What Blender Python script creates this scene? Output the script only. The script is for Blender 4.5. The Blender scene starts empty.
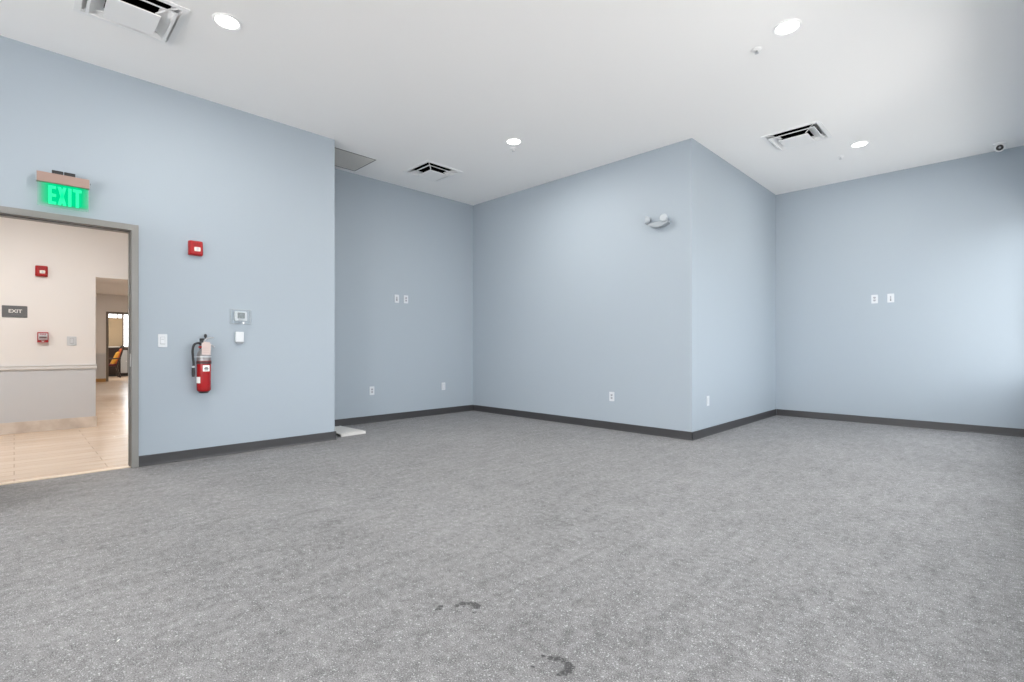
import bpy, bmesh, math, random
from mathutils import Vector, Matrix
PI = math.pi
R = math.radians
S = bpy.context.scene
C = S.collection

# ------------------------------------------------------------------ camera, sky, daylight, exposure
HC = 1.1085
cam_data = bpy.data.cameras.new('camera')
cam_data.sensor_width = 36.0
cam_data.lens = 492.8 / 1024 * 36.0
cam_data.shift_y = 6.27 / 1024
cam_data.clip_start = 0.02
cam = bpy.data.objects.new('camera', cam_data)
cam.location = (0, 0, HC)
cam.rotation_euler = (PI / 2, 0, R(44.706))
C.objects.link(cam)
S.camera = cam

vs = S.view_settings
vs.view_transform = 'Standard'
vs.look = 'None'
vs.exposure = 0.17
vs.gamma = 1.0
vs.use_curve_mapping = False
S.cycles.use_denoising = True
S.cycles.max_bounces = 12
S.cycles.diffuse_bounces = 8
S.cycles.transparent_max_bounces = 12
S.cycles.sample_clamp_indirect = 6.0
S.cycles.caustics_reflective = False
S.cycles.caustics_refractive = False

world = bpy.data.worlds.new('sky')
S.world = world
world.use_nodes = True
wn = world.node_tree
wn.nodes.clear()
w_out = wn.nodes.new('ShaderNodeOutputWorld')
w_bg = wn.nodes.new('ShaderNodeBackground')
w_tc = wn.nodes.new('ShaderNodeTexCoord')
w_sep = wn.nodes.new('ShaderNodeSeparateXYZ')
w_ramp = wn.nodes.new('ShaderNodeValToRGB')
w_ramp.color_ramp.elements[0].position = 0.46
w_ramp.color_ramp.elements[0].color = (0.30, 0.29, 0.27, 1)
w_ramp.color_ramp.elements[1].position = 0.54
w_ramp.color_ramp.elements[1].color = (0.93, 0.97, 1.0, 1)
w_map = wn.nodes.new('ShaderNodeMapRange')
w_map.inputs['From Min'].default_value = -1
wn.links.new(w_tc.outputs['Generated'], w_sep.inputs[0])
wn.links.new(w_sep.outputs['Z'], w_map.inputs['Value'])
wn.links.new(w_map.outputs[0], w_ramp.inputs[0])
wn.links.new(w_ramp.outputs[0], w_bg.inputs['Color'])
w_bg.inputs['Strength'].default_value = 5.0
wn.links.new(w_bg.outputs[0], w_out.inputs[0])


def area(name, loc, rot, sx, sy, power, col=(1, 1, 1), shape='RECTANGLE', spread=PI):
    d = bpy.data.lights.new(name, 'AREA')
    d.shape = shape
    d.size = sx
    d.size_y = sy
    d.energy = power
    d.color = col
    d.spread = spread
    o = bpy.data.objects.new(name, d)
    o.location = loc
    o.rotation_euler = rot
    C.objects.link(o)
    return o


DAY = (1.0, 0.97, 0.94)
# skylight just outside each window, and added upward fill lamps that brighten the ceiling
area('skylight_east', (3.35, -1.6, 1.75), (0, R(90), 0), 2.2, 4.9, 5, DAY)
area('skylight_south', (-0.8, -5.85, 1.75), (R(90), 0, 0), 7.6, 2.2, 650, DAY)
area('skylight_far', (0.90, 7.45, 1.9), (0, R(75), 0), 2.0, 2.4, 2, DAY)
area('skylight_middle', (0.90, 5.0, 1.9), (0, R(75), 0), 2.0, 1.9, 11, DAY)
area('skylight_near', (0.90, 2.8, 1.9), (0, R(75), 0), 2.0, 1.9, 2, DAY)
area('ceiling_fill_east', (3.6, -1.6, 1.0), (0, R(124), 0), 1.6, 4.9, 8, DAY)
area('ceiling_fill_south', (-0.8, -6.1, 1.0), (R(124), 0, 0), 7.6, 1.6, 60, DAY)
area('ceiling_fill_far', (2.2, 7.45, 0.7), (0, R(106), 0), 1.9, 2.4, 10, DAY)
area('ceiling_fill_middle', (2.2, 5, 0.7), (0, R(106), 0), 1.9, 1.9, 42, DAY)
area('ceiling_fill_near', (2.2, 2.8, 0.7), (0, R(106), 0), 1.9, 1.9, 84, DAY)

# ------------------------------------------------------------------ materials
MATS = {}


def mat(name, col, rough=0.5, metal=0.0, spec=0.5, emit=None, estr=0.0, bump=None, alpha=None, coat=0.0):
    if name in MATS:
        return MATS[name]
    m = bpy.data.materials.new(name)
    m.use_nodes = True
    nt = m.node_tree
    b = nt.nodes['Principled BSDF']
    b.inputs['Base Color'].default_value = (*col, 1)
    b.inputs['Roughness'].default_value = rough
    b.inputs['Metallic'].default_value = metal
    b.inputs['Specular IOR Level'].default_value = spec
    b.inputs['Coat Weight'].default_value = coat
    if emit:
        b.inputs['Emission Color'].default_value = (*emit, 1)
        b.inputs['Emission Strength'].default_value = estr
    if bump:
        tc = nt.nodes.new('ShaderNodeTexCoord')
        n = nt.nodes.new('ShaderNodeTexNoise')
        n.inputs['Scale'].default_value = bump[0]
        n.inputs['Detail'].default_value = 3
        bp = nt.nodes.new('ShaderNodeBump')
        bp.inputs['Strength'].default_value = bump[1]
        bp.inputs['Distance'].default_value = bump[2]
        nt.links.new(tc.outputs['Object'], n.inputs['Vector'])
        nt.links.new(n.outputs['Fac'], bp.inputs['Height'])
        nt.links.new(bp.outputs[0], b.inputs['Normal'])
    MATS[name] = m
    return m


def clear_mat(name, col=(1, 1, 1), fac=0.12, rough=0.1, tint=(1, 1, 1)):
    m = bpy.data.materials.new(name)
    m.use_nodes = True
    nt = m.node_tree
    b = nt.nodes['Principled BSDF']
    b.inputs['Base Color'].default_value = (*col, 1)
    b.inputs['Roughness'].default_value = rough
    t = nt.nodes.new('ShaderNodeBsdfTransparent')
    t.inputs['Color'].default_value = (*tint, 1)
    mx = nt.nodes.new('ShaderNodeMixShader')
    mx.inputs[0].default_value = fac
    nt.links.new(t.outputs[0], mx.inputs[1])
    nt.links.new(b.outputs[0], mx.inputs[2])
    nt.links.new(mx.outputs[0], nt.nodes['Material Output'].inputs['Surface'])
    return m


class NB:
    """tiny node builder"""
    def __init__(s, m):
        s.t = m.node_tree

    def n(s, typ, **kw):
        x = s.t.nodes.new(typ)
        for k, v in kw.items():
            setattr(x, k, v)
        return x

    def l(s, a, b):
        s.t.links.new(a, b)

    def math(s, op, a, b=None, clamp=False):
        x = s.n('ShaderNodeMath', operation=op, use_clamp=clamp)
        for i, v in enumerate((a, b)):
            if v is None:
                continue
            if hasattr(v, 'links'):
                s.l(v, x.inputs[i])
            else:
                x.inputs[i].default_value = v
        return x.outputs[0]

    def rng(s, v, a, b, c=0.0, d=1.0):
        x = s.n('ShaderNodeMapRange')
        s.l(v, x.inputs['Value'])
        for k, q in zip(('From Min', 'From Max', 'To Min', 'To Max'), (a, b, c, d)):
            x.inputs[k].default_value = q
        return x.outputs[0]

    def mix(s, f, a, b):
        x = s.n('ShaderNodeMix', data_type='RGBA')
        for sock, v in ((x.inputs[0], f), (x.inputs[6], a), (x.inputs[7], b)):
            if hasattr(v, 'links'):
                s.l(v, sock)
            elif isinstance(v, (int, float)):
                sock.default_value = v
            else:
                sock.default_value = (*v, 1)
        return x.outputs[2]


BLUE = mat('pale_blue_paint', (0.352, 0.404, 0.454), 0.55, spec=0.3, bump=(90, 0.06, 0.004))
CEIL = mat('ceiling_paint', (0.90, 0.893, 0.885), 0.85, spec=0.2, bump=(60, 0.05, 0.004))
CREAM = mat('warm_white_paint', (0.80, 0.775, 0.755), 0.6, spec=0.3, bump=(90, 0.05, 0.004))
WAINS = mat('grey_wainscot_paint', (0.60, 0.618, 0.645), 0.5, spec=0.35)
RAILM = mat('chair_rail_paint', (0.70, 0.705, 0.71), 0.4)
BASEM = mat('charcoal_rubber_base', (0.042, 0.042, 0.045), 0.42, spec=0.5)
FRAMEM = mat('grey_metal_paint', (0.245, 0.240, 0.228), 0.38, spec=0.5)
STOPM = mat('dark_gasket', (0.11, 0.11, 0.115), 0.6)  # dark grey seal along the door stop
WHITE = mat('white_plastic', (0.60, 0.625, 0.65), 0.35)
WHITEM = mat('white_enamel', (0.86, 0.86, 0.86), 0.4)
SLOT = mat('slot_dark', (0.12, 0.12, 0.13), 0.6)
GREYP = mat('grey_plastic', (0.33, 0.35, 0.37), 0.35)
LCD = mat('lcd_screen', (0.12, 0.145, 0.15), 0.3)
RED = mat('red_plastic', (0.37, 0.004, 0.006), 0.3)
REDM = mat('red_enamel', (0.35, 0.003, 0.006), 0.25, coat=0.15)
BLACK = mat('black_plastic', (0.015, 0.015, 0.017), 0.45)
BLACKD = mat('black_duct_gap_shade', (0.006, 0.006, 0.006), 0.9, spec=0.05)  # duct inside, and louvre backs where it paints the gap shade
CHROME = mat('brushed_steel', (0.62, 0.62, 0.63), 0.3, metal=0.85)
LENS = mat('clear_strobe_lens', (0.85, 0.80, 0.74), 0.15, coat=0.5)
ALU = mat('champagne_aluminium', (0.33, 0.225, 0.19), 0.45, metal=0.1)
PINKTAG = mat('card_tag', (0.58, 0.475, 0.445), 0.7)
PAPER = mat('white_label', (0.85, 0.84, 0.82), 0.6)
GLASS = clear_mat('window_glass', (0.9, 0.95, 1), 0.06, 0.02)
COVER = clear_mat('clear_guard_plastic', (0.6, 0.65, 0.68), 0.14, 0.25, (0.95, 0.965, 0.975))
ACRYL = clear_mat('clear_acrylic', (0.85, 0.95, 0.92), 0.14, 0.1, (0.97, 1, 0.98))
GREENE = mat('lit_green_letters', (0.0, 0.10, 0.05), 0.4, emit=(0.0, 1.0, 0.38), estr=0.9)
DIFF = mat('lit_diffuser', (0.9, 0.9, 0.88), 0.5, emit=(1.0, 0.985, 0.95), estr=7.0)
DKWOOD = mat('dark_stained_wood', (0.022, 0.012, 0.009), 0.35)
OCHRE = mat('ochre_cloth', (0.52, 0.26, 0.03), 0.8)
RUST = mat('rust_cloth', (0.36, 0.07, 0.02), 0.8)
MAROON = mat('maroon_cloth', (0.10, 0.018, 0.025), 0.8)
SHADEM = mat('tan_roller_blind', (0.40, 0.32, 0.22), 0.8)
BROWNF = mat('brown_grey_frame', (0.19, 0.155, 0.125), 0.5)
HONEY = mat('honey_wood_base', (0.50, 0.28, 0.09), 0.4)
THRES = mat('pale_threshold_strip', (0.80, 0.66, 0.52), 0.35)
EGG = mat('grey_grille_metal', (0.66, 0.66, 0.65), 0.5)


def panel_glow():
    """acrylic of the exit sign: edge-lit green towards the middle, clear at its rim"""
    m = bpy.data.materials.new('edge_lit_acrylic')
    m.use_nodes = True
    b = NB(m)
    nt = m.node_tree
    tc = b.n('ShaderNodeTexCoord')
    sp = b.n('ShaderNodeSeparateXYZ')
    b.l(tc.outputs['Object'], sp.inputs[0])
    fx = b.rng(b.math('ABSOLUTE', b.math('SUBTRACT', sp.outputs['X'], 0.012)), 0.085, 0.165, 1, 0)
    fz = b.rng(b.math('ABSOLUTE', b.math('SUBTRACT', sp.outputs['Z'], -0.095)), 0.072, 0.100, 1, 0)
    f = b.math('MULTIPLY', fx, fz)
    f = b.math('MULTIPLY', f, 0.86)
    f = b.math('ADD', f, 0.06)
    tr = b.n('ShaderNodeBsdfTransparent')
    tr.inputs['Color'].default_value = (0.96, 1, 0.98, 1)
    em = b.n('ShaderNodeEmission')
    em.inputs['Color'].default_value = (0.0, 0.66, 0.26, 1)
    mx = b.n('ShaderNodeMixShader')
    b.l(f, mx.inputs[0])
    b.l(tr.outputs[0], mx.inputs[1])
    b.l(em.outputs[0], mx.inputs[2])
    b.l(mx.outputs[0], nt.nodes['Material Output'].inputs['Surface'])
    return m


def rubber_floor():
    m = bpy.data.materials.new('speckled_grey_rubber')
    m.use_nodes = True
    b = NB(m)
    p = m.node_tree.nodes['Principled BSDF']
    tc = b.n('ShaderNodeTexCoord')
    co = tc.outputs['Object']
    # drag marks and cloudiness, drawn out along the rolls
    mp = b.n('ShaderNodeMapping')
    mp.inputs['Scale'].default_value = (6.0, 2.2, 1)
    b.l(co, mp.inputs['Vector'])
    n1 = b.n('ShaderNodeTexNoise')
    n1.inputs['Scale'].default_value = 1.8
    n1.inputs['Detail'].default_value = 6
    n1.inputs['Roughness'].default_value = 0.65
    b.l(mp.outputs[0], n1.inputs['Vector'])
    n2 = b.n('ShaderNodeTexNoise')
    n2.inputs['Scale'].default_value = 0.9
    n2.inputs['Detail'].default_value = 3
    b.l(co, n2.inputs['Vector'])
    n3 = b.n('ShaderNodeTexNoise')
    n3.inputs['Scale'].default_value = 210
    n3.inputs['Detail'].default_value = 2
    b.l(co, n3.inputs['Vector'])
    v = b.math('ADD', b.rng(n1.outputs['Fac'], 0.3, 0.7, -0.042, 0.042), b.rng(n2.outputs['Fac'], 0.3, 0.7, -0.02, 0.02))
    v = b.math('ADD', v, b.rng(n3.outputs['Fac'], 0.3, 0.7, -0.12, 0.12))
    n4 = b.n('ShaderNodeTexNoise')
    n4.inputs['Scale'].default_value = 28
    n4.inputs['Detail'].default_value = 4
    b.l(co, n4.inputs['Vector'])
    v = b.math('ADD', v, b.rng(n4.outputs['Fac'], 0.3, 0.7, -0.05, 0.05))
    v = b.math('ADD', v, 0.224)
    comb = b.n('ShaderNodeCombineColor')
    b.l(v, comb.inputs[0])
    b.l(b.math('MULTIPLY', v, 0.978), comb.inputs[1])
    b.l(b.math('MULTIPLY', v, 0.985), comb.inputs[2])
    # pale flecks
    vo = b.n('ShaderNodeTexVoronoi')
    vo.inputs['Scale'].default_value = 165
    b.l(co, vo.inputs['Vector'])
    sc = b.n('ShaderNodeSeparateColor')
    b.l(vo.outputs['Color'], sc.inputs[0])
    fl = b.math('MULTIPLY', b.rng(sc.outputs[0], 0.80, 0.84), b.rng(vo.outputs['Distance'], 0.28, 0.42, 1, 0))
    col = b.mix(b.math('MULTIPLY', fl, 0.52), comb.outputs[0], (0.78, 0.78, 0.78))
    v2 = b.n('ShaderNodeTexVoronoi')
    v2.inputs['Scale'].default_value = 80
    b.l(co, v2.inputs['Vector'])
    s2 = b.n('ShaderNodeSeparateColor')
    b.l(v2.outputs['Color'], s2.inputs[0])
    f2 = b.math('MULTIPLY', b.rng(s2.outputs[0], 0.90, 0.92), b.rng(v2.outputs['Distance'], 0.26, 0.36, 1, 0))
    col = b.mix(b.math('MULTIPLY', f2, 0.5), col, (0.70, 0.70, 0.70))
    # dark flecks
    fd = b.math('MULTIPLY', b.rng(sc.outputs[1], 0.86, 0.88), b.rng(vo.outputs['Distance'], 0.3, 0.45, 1, 0))
    col = b.mix(b.math('MULTIPLY', fd, 0.45), col, (0.16, 0.16, 0.163))
    # heel scuffs: dark horseshoe marks with broken edges
    wob = b.n('ShaderNodeTexNoise')
    wob.inputs['Scale'].default_value = 45
    wob.inputs['Detail'].default_value = 3
    b.l(co, wob.inputs['Vector'])
    wv = b.n('ShaderNodeVectorMath', operation='MULTIPLY_ADD')
    b.l(wob.outputs['Color'], wv.inputs[0])
    wv.inputs[1].default_value = (0.03, 0.03, 0)
    wv.inputs[2].default_value = (-0.015, -0.015, 0)
    ad = b.n('ShaderNodeVectorMath', operation='ADD')
    b.l(co, ad.inputs[0])
    b.l(wv.outputs[0], ad.inputs[1])
    tot = None
    for x, y, r in STAINS:
        d = b.n('ShaderNodeVectorMath', operation='DISTANCE')
        b.l(ad.outputs[0], d.inputs[0])
        d.inputs[1].default_value = (x, y, 0)
        k = b.rng(d.outputs['Value'], r * 0.62, r * 1.0, 1, 0)
        tot = k if tot is None else b.math('MAXIMUM', tot, k)
    br = b.n('ShaderNodeTexNoise')
    br.inputs['Scale'].default_value = 110
    b.l(co, br.inputs['Vector'])
    tot = b.math('MULTIPLY', tot, b.rng(br.outputs['Fac'], 0.34, 0.52, 0.35, 0.95))
    col = b.mix(tot, col, (0.045, 0.045, 0.046))
    b.l(col, p.inputs['Base Color'])
    p.inputs['Roughness'].default_value = 0.62
    p.inputs['Specular IOR Level'].default_value = 0.35
    bp = b.n('ShaderNodeBump')
    bp.inputs['Strength'].default_value = 0.15
    bp.inputs['Distance'].default_value = 0.003
    b.l(n3.outputs['Fac'], bp.inputs['Height'])
    b.l(bp.outputs[0], p.inputs['Normal'])
    return m


STAINS = []


def planks():
    m = bpy.data.materials.new('oak_planks')
    m.use_nodes = True
    b = NB(m)
    p = m.node_tree.nodes['Principled BSDF']
    tc = b.n('ShaderNodeTexCoord')
    mp = b.n('ShaderNodeMapping')
    mp.inputs['Rotation'].default_value = (0, 0, PI / 2)
    b.l(tc.outputs['Object'], mp.inputs['Vector'])
    bk = b.n('ShaderNodeTexBrick')
    bk.inputs['Scale'].default_value = 1.0
    bk.inputs['Brick Width'].default_value = 1.22
    bk.inputs['Row Height'].default_value = 0.19
    bk.inputs['Mortar Size'].default_value = 0.0025
    bk.inputs['Color1'].default_value = (0.70, 0.55, 0.42, 1)
    bk.inputs['Color2'].default_value = (0.62, 0.47, 0.35, 1)
    bk.inputs['Mortar'].default_value = (0.22, 0.15, 0.10, 1)
    b.l(mp.outputs[0], bk.inputs['Vector'])
    m2 = b.n('ShaderNodeMapping')
    m2.inputs['Scale'].default_value = (14, 1.2, 1)
    b.l(tc.outputs['Object'], m2.inputs['Vector'])
    gr = b.n('ShaderNodeTexNoise')
    gr.inputs['Scale'].default_value = 2.2
    gr.inputs['Detail'].default_value = 5
    b.l(m2.outputs[0], gr.inputs['Vector'])
    col = b.mix(b.rng(gr.outputs['Fac'], 0.3, 0.75, 0, 0.5), bk.outputs['Color'], (0.80, 0.68, 0.57))
    b.l(col, p.inputs['Base Color'])
    p.inputs['Roughness'].default_value = 0.22
    return m


def tile_base():
    m = bpy.data.materials.new('travertine_base')
    m.use_nodes = True
    b = NB(m)
    p = m.node_tree.nodes['Principled BSDF']
    tc = b.n('ShaderNodeTexCoord')
    n = b.n('ShaderNodeTexNoise')
    n.inputs['Scale'].default_value = 7
    n.inputs['Detail'].default_value = 5
    b.l(tc.outputs['Object'], n.inputs['Vector'])
    col = b.mix(b.rng(n.outputs['Fac'], 0.35, 0.65), (0.60, 0.52, 0.45), (0.74, 0.67, 0.60))
    b.l(col, p.inputs['Base Color'])
    p.inputs['Roughness'].default_value = 0.35
    return m


# ------------------------------------------------------------------ mesh helpers
def tag(o, label=None, cat=None, group=None, kind=None):
    if label:
        o['label'] = label
    if cat:
        o['category'] = cat
    if group:
        o['group'] = group
    if kind:
        o['kind'] = kind
    return o


def empty(name, loc, rz=0.0, label=None, cat=None, group=None, rot=None):
    o = bpy.data.objects.new(name, None)
    o.empty_display_size = 0.05
    o.location = loc
    o.rotation_euler = rot if rot else (0, 0, rz)
    C.objects.link(o)
    return tag(o, label, cat, group)


def obj(name, bm, m, parent=None, smooth=False, bevel=0.0, bseg=2, loc=None, label=None):
    bmesh.ops.recalc_face_normals(bm, faces=bm.faces[:])
    me = bpy.data.meshes.new(name)
    bm.to_mesh(me)
    bm.free()
    for mm in (m if isinstance(m, (list, tuple)) else [m]):
        me.materials.append(mm)
    if smooth:
        for f in me.polygons:
            f.use_smooth = True
    o = bpy.data.objects.new(name, me)
    C.objects.link(o)
    if parent:
        o.parent = parent
    if loc:
        o.location = loc
    if bevel:
        b = o.modifiers.new('edge', 'BEVEL')
        b.width = bevel
        b.segments = bseg
        b.limit_method = 'ANGLE'
        b.angle_limit = R(40)
    if smooth:
        me.set_sharp_from_angle(angle=R(38))
    if label:
        o['label'] = label
    return o


def bx(bm, x0, x1, y0, y1, z0, z1):
    v = [bm.verts.new((x, y, z)) for z in (z0, z1) for x, y in ((x0, y0), (x1, y0), (x1, y1), (x0, y1))]
    for f in ((0, 3, 2, 1), (4, 5, 6, 7), (0, 1, 5, 4), (1, 2, 6, 5), (2, 3, 7, 6), (3, 0, 4, 7)):
        bm.faces.new([v[i] for i in f])
    return v


def box(*a):
    bm = bmesh.new()
    bx(bm, *a)
    return bm


def prism(bm, pts, axis, a, b):
    """polygon pts in the plane across axis, from a to b"""
    def mk(p, t):
        if axis == 'x':
            return (t, p[0], p[1])
        if axis == 'y':
            return (p[0], t, p[1])
        return (p[0], p[1], t)
    lo = [bm.verts.new(mk(p, a)) for p in pts]
    hi = [bm.verts.new(mk(p, b)) for p in pts]
    n = len(pts)
    bm.faces.new(lo[::-1])
    bm.faces.new(hi)
    for i in range(n):
        bm.faces.new((lo[i], lo[(i + 1) % n], hi[(i + 1) % n], hi[i]))


def lathe(bm, prof, seg=32, mtx=None):
    """prof: list of (r, z); spins about local z"""
    rings = []
    new = []
    for r, z in prof:
        if r < 1e-6:
            v = bm.verts.new((0, 0, z))
            rings.append([v])
            new.append(v)
        else:
            ring = [bm.verts.new((r * math.cos(2 * PI * i / seg), r * math.sin(2 * PI * i / seg), z)) for i in range(seg)]
            rings.append(ring)
            new += ring
    for a, b in zip(rings, rings[1:]):
        if len(a) == 1 and len(b) == 1:
            continue
        for i in range(seg):
            j = (i + 1) % seg
            if len(a) == 1:
                bm.faces.new((a[0], b[i], b[j]))
            elif len(b) == 1:
                bm.faces.new((a[i], a[j], b[0]))
            else:
                bm.faces.new((a[i], a[j], b[j], b[i]))
    if mtx is not None:
        bmesh.ops.transform(bm, matrix=mtx, verts=new)
    return new


def tube(bm, pts, r, seg=10):
    pts = [Vector(p) for p in pts]
    rr = r if isinstance(r, (list, tuple)) else [r] * len(pts)
    prev = None
    up = Vector((0, 0, 1))
    rings = []
    for i, p in enumerate(pts):
        t = (pts[min(i + 1, len(pts) - 1)] - pts[max(i - 1, 0)]).normalized()
        if prev is None:
            a = t.orthogonal().normalized()
        else:
            a = (prev - t * prev.dot(t)).normalized()
        prev = a
        b = t.cross(a)
        rings.append([bm.verts.new(p + (a * math.cos(2 * PI * k / seg) + b * math.sin(2 * PI * k / seg)) * rr[i]) for k in range(seg)])
    for a, b in zip(rings, rings[1:]):
        for k in range(seg):
            bm.faces.new((a[k], a[(k + 1) % seg], b[(k + 1) % seg], b[k]))
    bm.faces.new(rings[0][::-1])
    bm.faces.new(rings[-1])


def spline(pts, n=8):
    """Catmull-Rom through pts"""
    pts = [Vector(p) for p in pts]
    P = [pts[0] * 2 - pts[1]] + pts + [pts[-1] * 2 - pts[-2]]
    out = []
    for i in range(1, len(P) - 2):
        for k in range(n):
            t = k / n
            a, b, c, d = P[i - 1], P[i], P[i + 1], P[i + 2]
            out.append(0.5 * ((2 * b) + (c - a) * t + (2 * a - 5 * b + 4 * c - d) * t * t + (3 * b - a - 3 * c + d) * t ** 3))
    out.append(pts[-1])
    return out


def rrect(w, h, r, n=4, cx=0, cz=0):
    pts = []
    for (sx, sz, a0) in ((1, 1, 0), (-1, 1, 90), (-1, -1, 180), (1, -1, 270)):
        for k in range(n + 1):
            a = R(a0 + 90 * k / n)
            pts.append((cx + sx * (w / 2 - r) + r * math.cos(a), cz + sz * (h / 2 - r) + r * math.sin(a)))
    return pts


def text_bm(s, size, depth, width=1.0, align='CENTER'):
    """letters standing in the local xz plane, facing -y"""
    cu = bpy.data.curves.new('letters', 'FONT')
    cu.body = s
    cu.size = size
    cu.extrude = depth / 2
    cu.align_x = align
    cu.align_y = 'CENTER'
    cu.resolution_u = 4
    cu.offset = size * 0.018
    o = bpy.data.objects.new('letters', cu)
    C.objects.link(o)
    dg = bpy.context.evaluated_depsgraph_get()
    me = bpy.data.meshes.new_from_object(o.evaluated_get(dg))
    bpy.data.objects.remove(o)
    bm = bmesh.new()
    bm.from_mesh(me)
    bpy.data.meshes.remove(me)
    bmesh.ops.transform(bm, matrix=Matrix.Rotation(PI / 2, 4, 'X') @ Matrix.Diagonal((width, 1, 1, 1)), verts=bm.verts[:])
    return bm


def holed(axis, c0, c1, u0, u1, v0, v1, holes=(), round_end=None):
    """slab across an axis between c0 and c1, with rectangular holes (ua, ub, va, vb); one closed mesh"""
    us = sorted({u0, u1, *[h[0] for h in holes], *[h[1] for h in holes]})
    vv = sorted({v0, v1, *[h[2] for h in holes], *[h[3] for h in holes]})
    us = [u for u in us if u0 <= u <= u1]
    vv = [v for v in vv if v0 <= v <= v1]

    def P(u, v, c):
        return {'x': (c, u, v), 'y': (u, c, v), 'z': (u, v, c)}[axis]

    def full(i, j):
        if not (0 <= i < len(us) - 1 and 0 <= j < len(vv) - 1):
            return False
        cu, cv = (us[i] + us[i + 1]) / 2, (vv[j] + vv[j + 1]) / 2
        return not any(h[0] < cu < h[1] and h[2] < cv < h[3] for h in holes)
    bm = bmesh.new()
    cache = {}

    def V(u, v, c):
        k = (u, v, c)
        if k not in cache:
            cache[k] = bm.verts.new(P(u, v, c))
        return cache[k]
    for i in range(len(us) - 1):
        for j in range(len(vv) - 1):
            if not full(i, j):
                continue
            a, b, c, d = us[i], us[i + 1], vv[j], vv[j + 1]
            for cc in (c0, c1):
                bm.faces.new((V(a, c, cc), V(b, c, cc), V(b, d, cc), V(a, d, cc)))
            for (di, dj, e) in ((-1, 0, ((a, c), (a, d))), (1, 0, ((b, c), (b, d))), (0, -1, ((a, c), (b, c))), (0, 1, ((a, d), (b, d)))):
                if not full(i + di, j + dj):
                    (p, q), (r, s) = e
                    bm.faces.new((V(p, q, c0), V(r, s, c0), V(r, s, c1), V(p, q, c1)))
    return bm


def struct(name, bm, m, parent=None, **kw):
    o = obj(name, bm, m, parent, **kw)
    if not parent:
        o['kind'] = 'structure'
    return o


# ------------------------------------------------------------------ plan of the place (metres)
H = 3.60
XL = -5.676                      # wall with the doorway
YL = 2.710                       # where it ends
XR = -6.581                      # back of the recess
YB = 5.676                       # wall with the emergency light
XS = -2.604                      # short wall turning away
YF = 8.770                       # far wall
XC = -8.996                      # corridor wall
T = 0.15
TL = 0.16

# floor of the room, scuffed near the camera
for x, y, r in ((-1.656, 1.335, .016), (-1.650, 1.362, .018), (-1.632, 1.385, .020), (-1.612, 1.398, .020), (-1.594, 1.400, .022),
                (-1.586, 1.385, .018), (-1.700, 1.285, .014), (-1.690, 1.262, .014), (-1.560, 1.358, .010), (-1.63, 1.35, .008),
                (-1.138, 1.350, .016), (-1.118, 1.362, .018), (-1.096, 1.368, .019), (-1.074, 1.366, .020), (-1.056, 1.352, .022),
                (-1.050, 1.333, .021), (-1.052, 1.315, .018), (-1.062, 1.300, .013), (-1.165, 1.335, .009), (-1.150, 1.265, .010)):
    STAINS.append((x, y, r))
RUB = rubber_floor()
struct('floor', holed('z', -0.12, 0.0, XR - T, 3.15, -5.65, YF + T, [(XR - T, XL - TL * 0.5, -5.65, YL - T), (0.47, 3.15, 1.65, YF + T)]), RUB)

# ceiling with openings for the diffusers and the grille
VENTS = [(-5.72, 4.18), (-1.71, 6.52), (-4.555, 0.61)]
GRX0, GRX1, GRY0, GRY1 = -6.475, -5.885, 2.80, 3.385
holes = [(x - .27, x + .27, y - .27, y + .27) for x, y in VENTS] + [(GRX0 + .02, GRX1 - .02, GRY0 + .02, GRY1 - .02), (0.47, 3.15, 1.65, YF + T)]
struct('ceiling', holed('z', H, H + 0.1, XR - T, 3.15, -5.65, YF + T, holes), CEIL)

DY0, DY1, DZ = -0.160, 0.757, 2.182         # clear door opening
wl = holed('x', XL - TL, XL, -5.5, YL - 0.012, 0.0, H, [(DY0 - .02, DY1 + .02, 0.0, DZ + .02)])
prism(wl, [(XL - TL, YL - 0.012), (XL - TL, YL), (XL - 0.006, YL), (XL - 0.0025, YL - 0.001), (XL - 0.001, YL - 0.0025), (XL, YL - 0.006), (XL, YL - 0.012)], 'z', 0, H)
struct('wall_left', wl, BLUE)
struct('wall_recess_return', box(XR, XL - TL, YL - T, YL, 0, H), BLUE)
struct('wall_recess', box(XR - T, XR, YL - T, YB + T, 0, H), BLUE)
struct('wall_back', box(XR, XS - T, YB, YB + T, 0, H), BLUE)
ws = bmesh.new()
prism(ws, [(XS - T, YB), (XS - 0.006, YB), (XS - 0.0025, YB + 0.001), (XS - 0.001, YB + 0.0025), (XS, YB + 0.006), (XS, YF), (XS - T, YF)], 'z', 0, H)
struct('wall_side', ws, BLUE)
struct('wall_far', box(XS - T, 0.47, YF, YF + T, 0, H), BLUE)
RW = [(6.40, 8.66, 0.67, 2.80), (4.10, 6.05, 0.67, 2.80), (1.85, 3.75, 0.67, 2.80)]
struct('wall_right', holed('x', 0.32, 0.47, 1.5, YF, 0, H, RW), BLUE)
struct('wall_jog', box(0.47, 3.0, 1.50, 1.65, 0, H), BLUE)
EW = [(-4.2, -1.8, 0.67, 2.75), (-1.4, 0.9, 0.67, 2.75)]
struct('wall_east', holed('x', 3.0, 3.15, -5.5, 1.65, 0, H, EW), BLUE)
SW = [(-4.5, -2.3, 0.67, 2.75), (-1.9, 0.3, 0.67, 2.75), (0.7, 2.8, 0.67, 2.75)]
struct('wall_south', holed('y', -5.65, -5.5, XL - TL, 3.15, 0, H, SW), BLUE)


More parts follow.
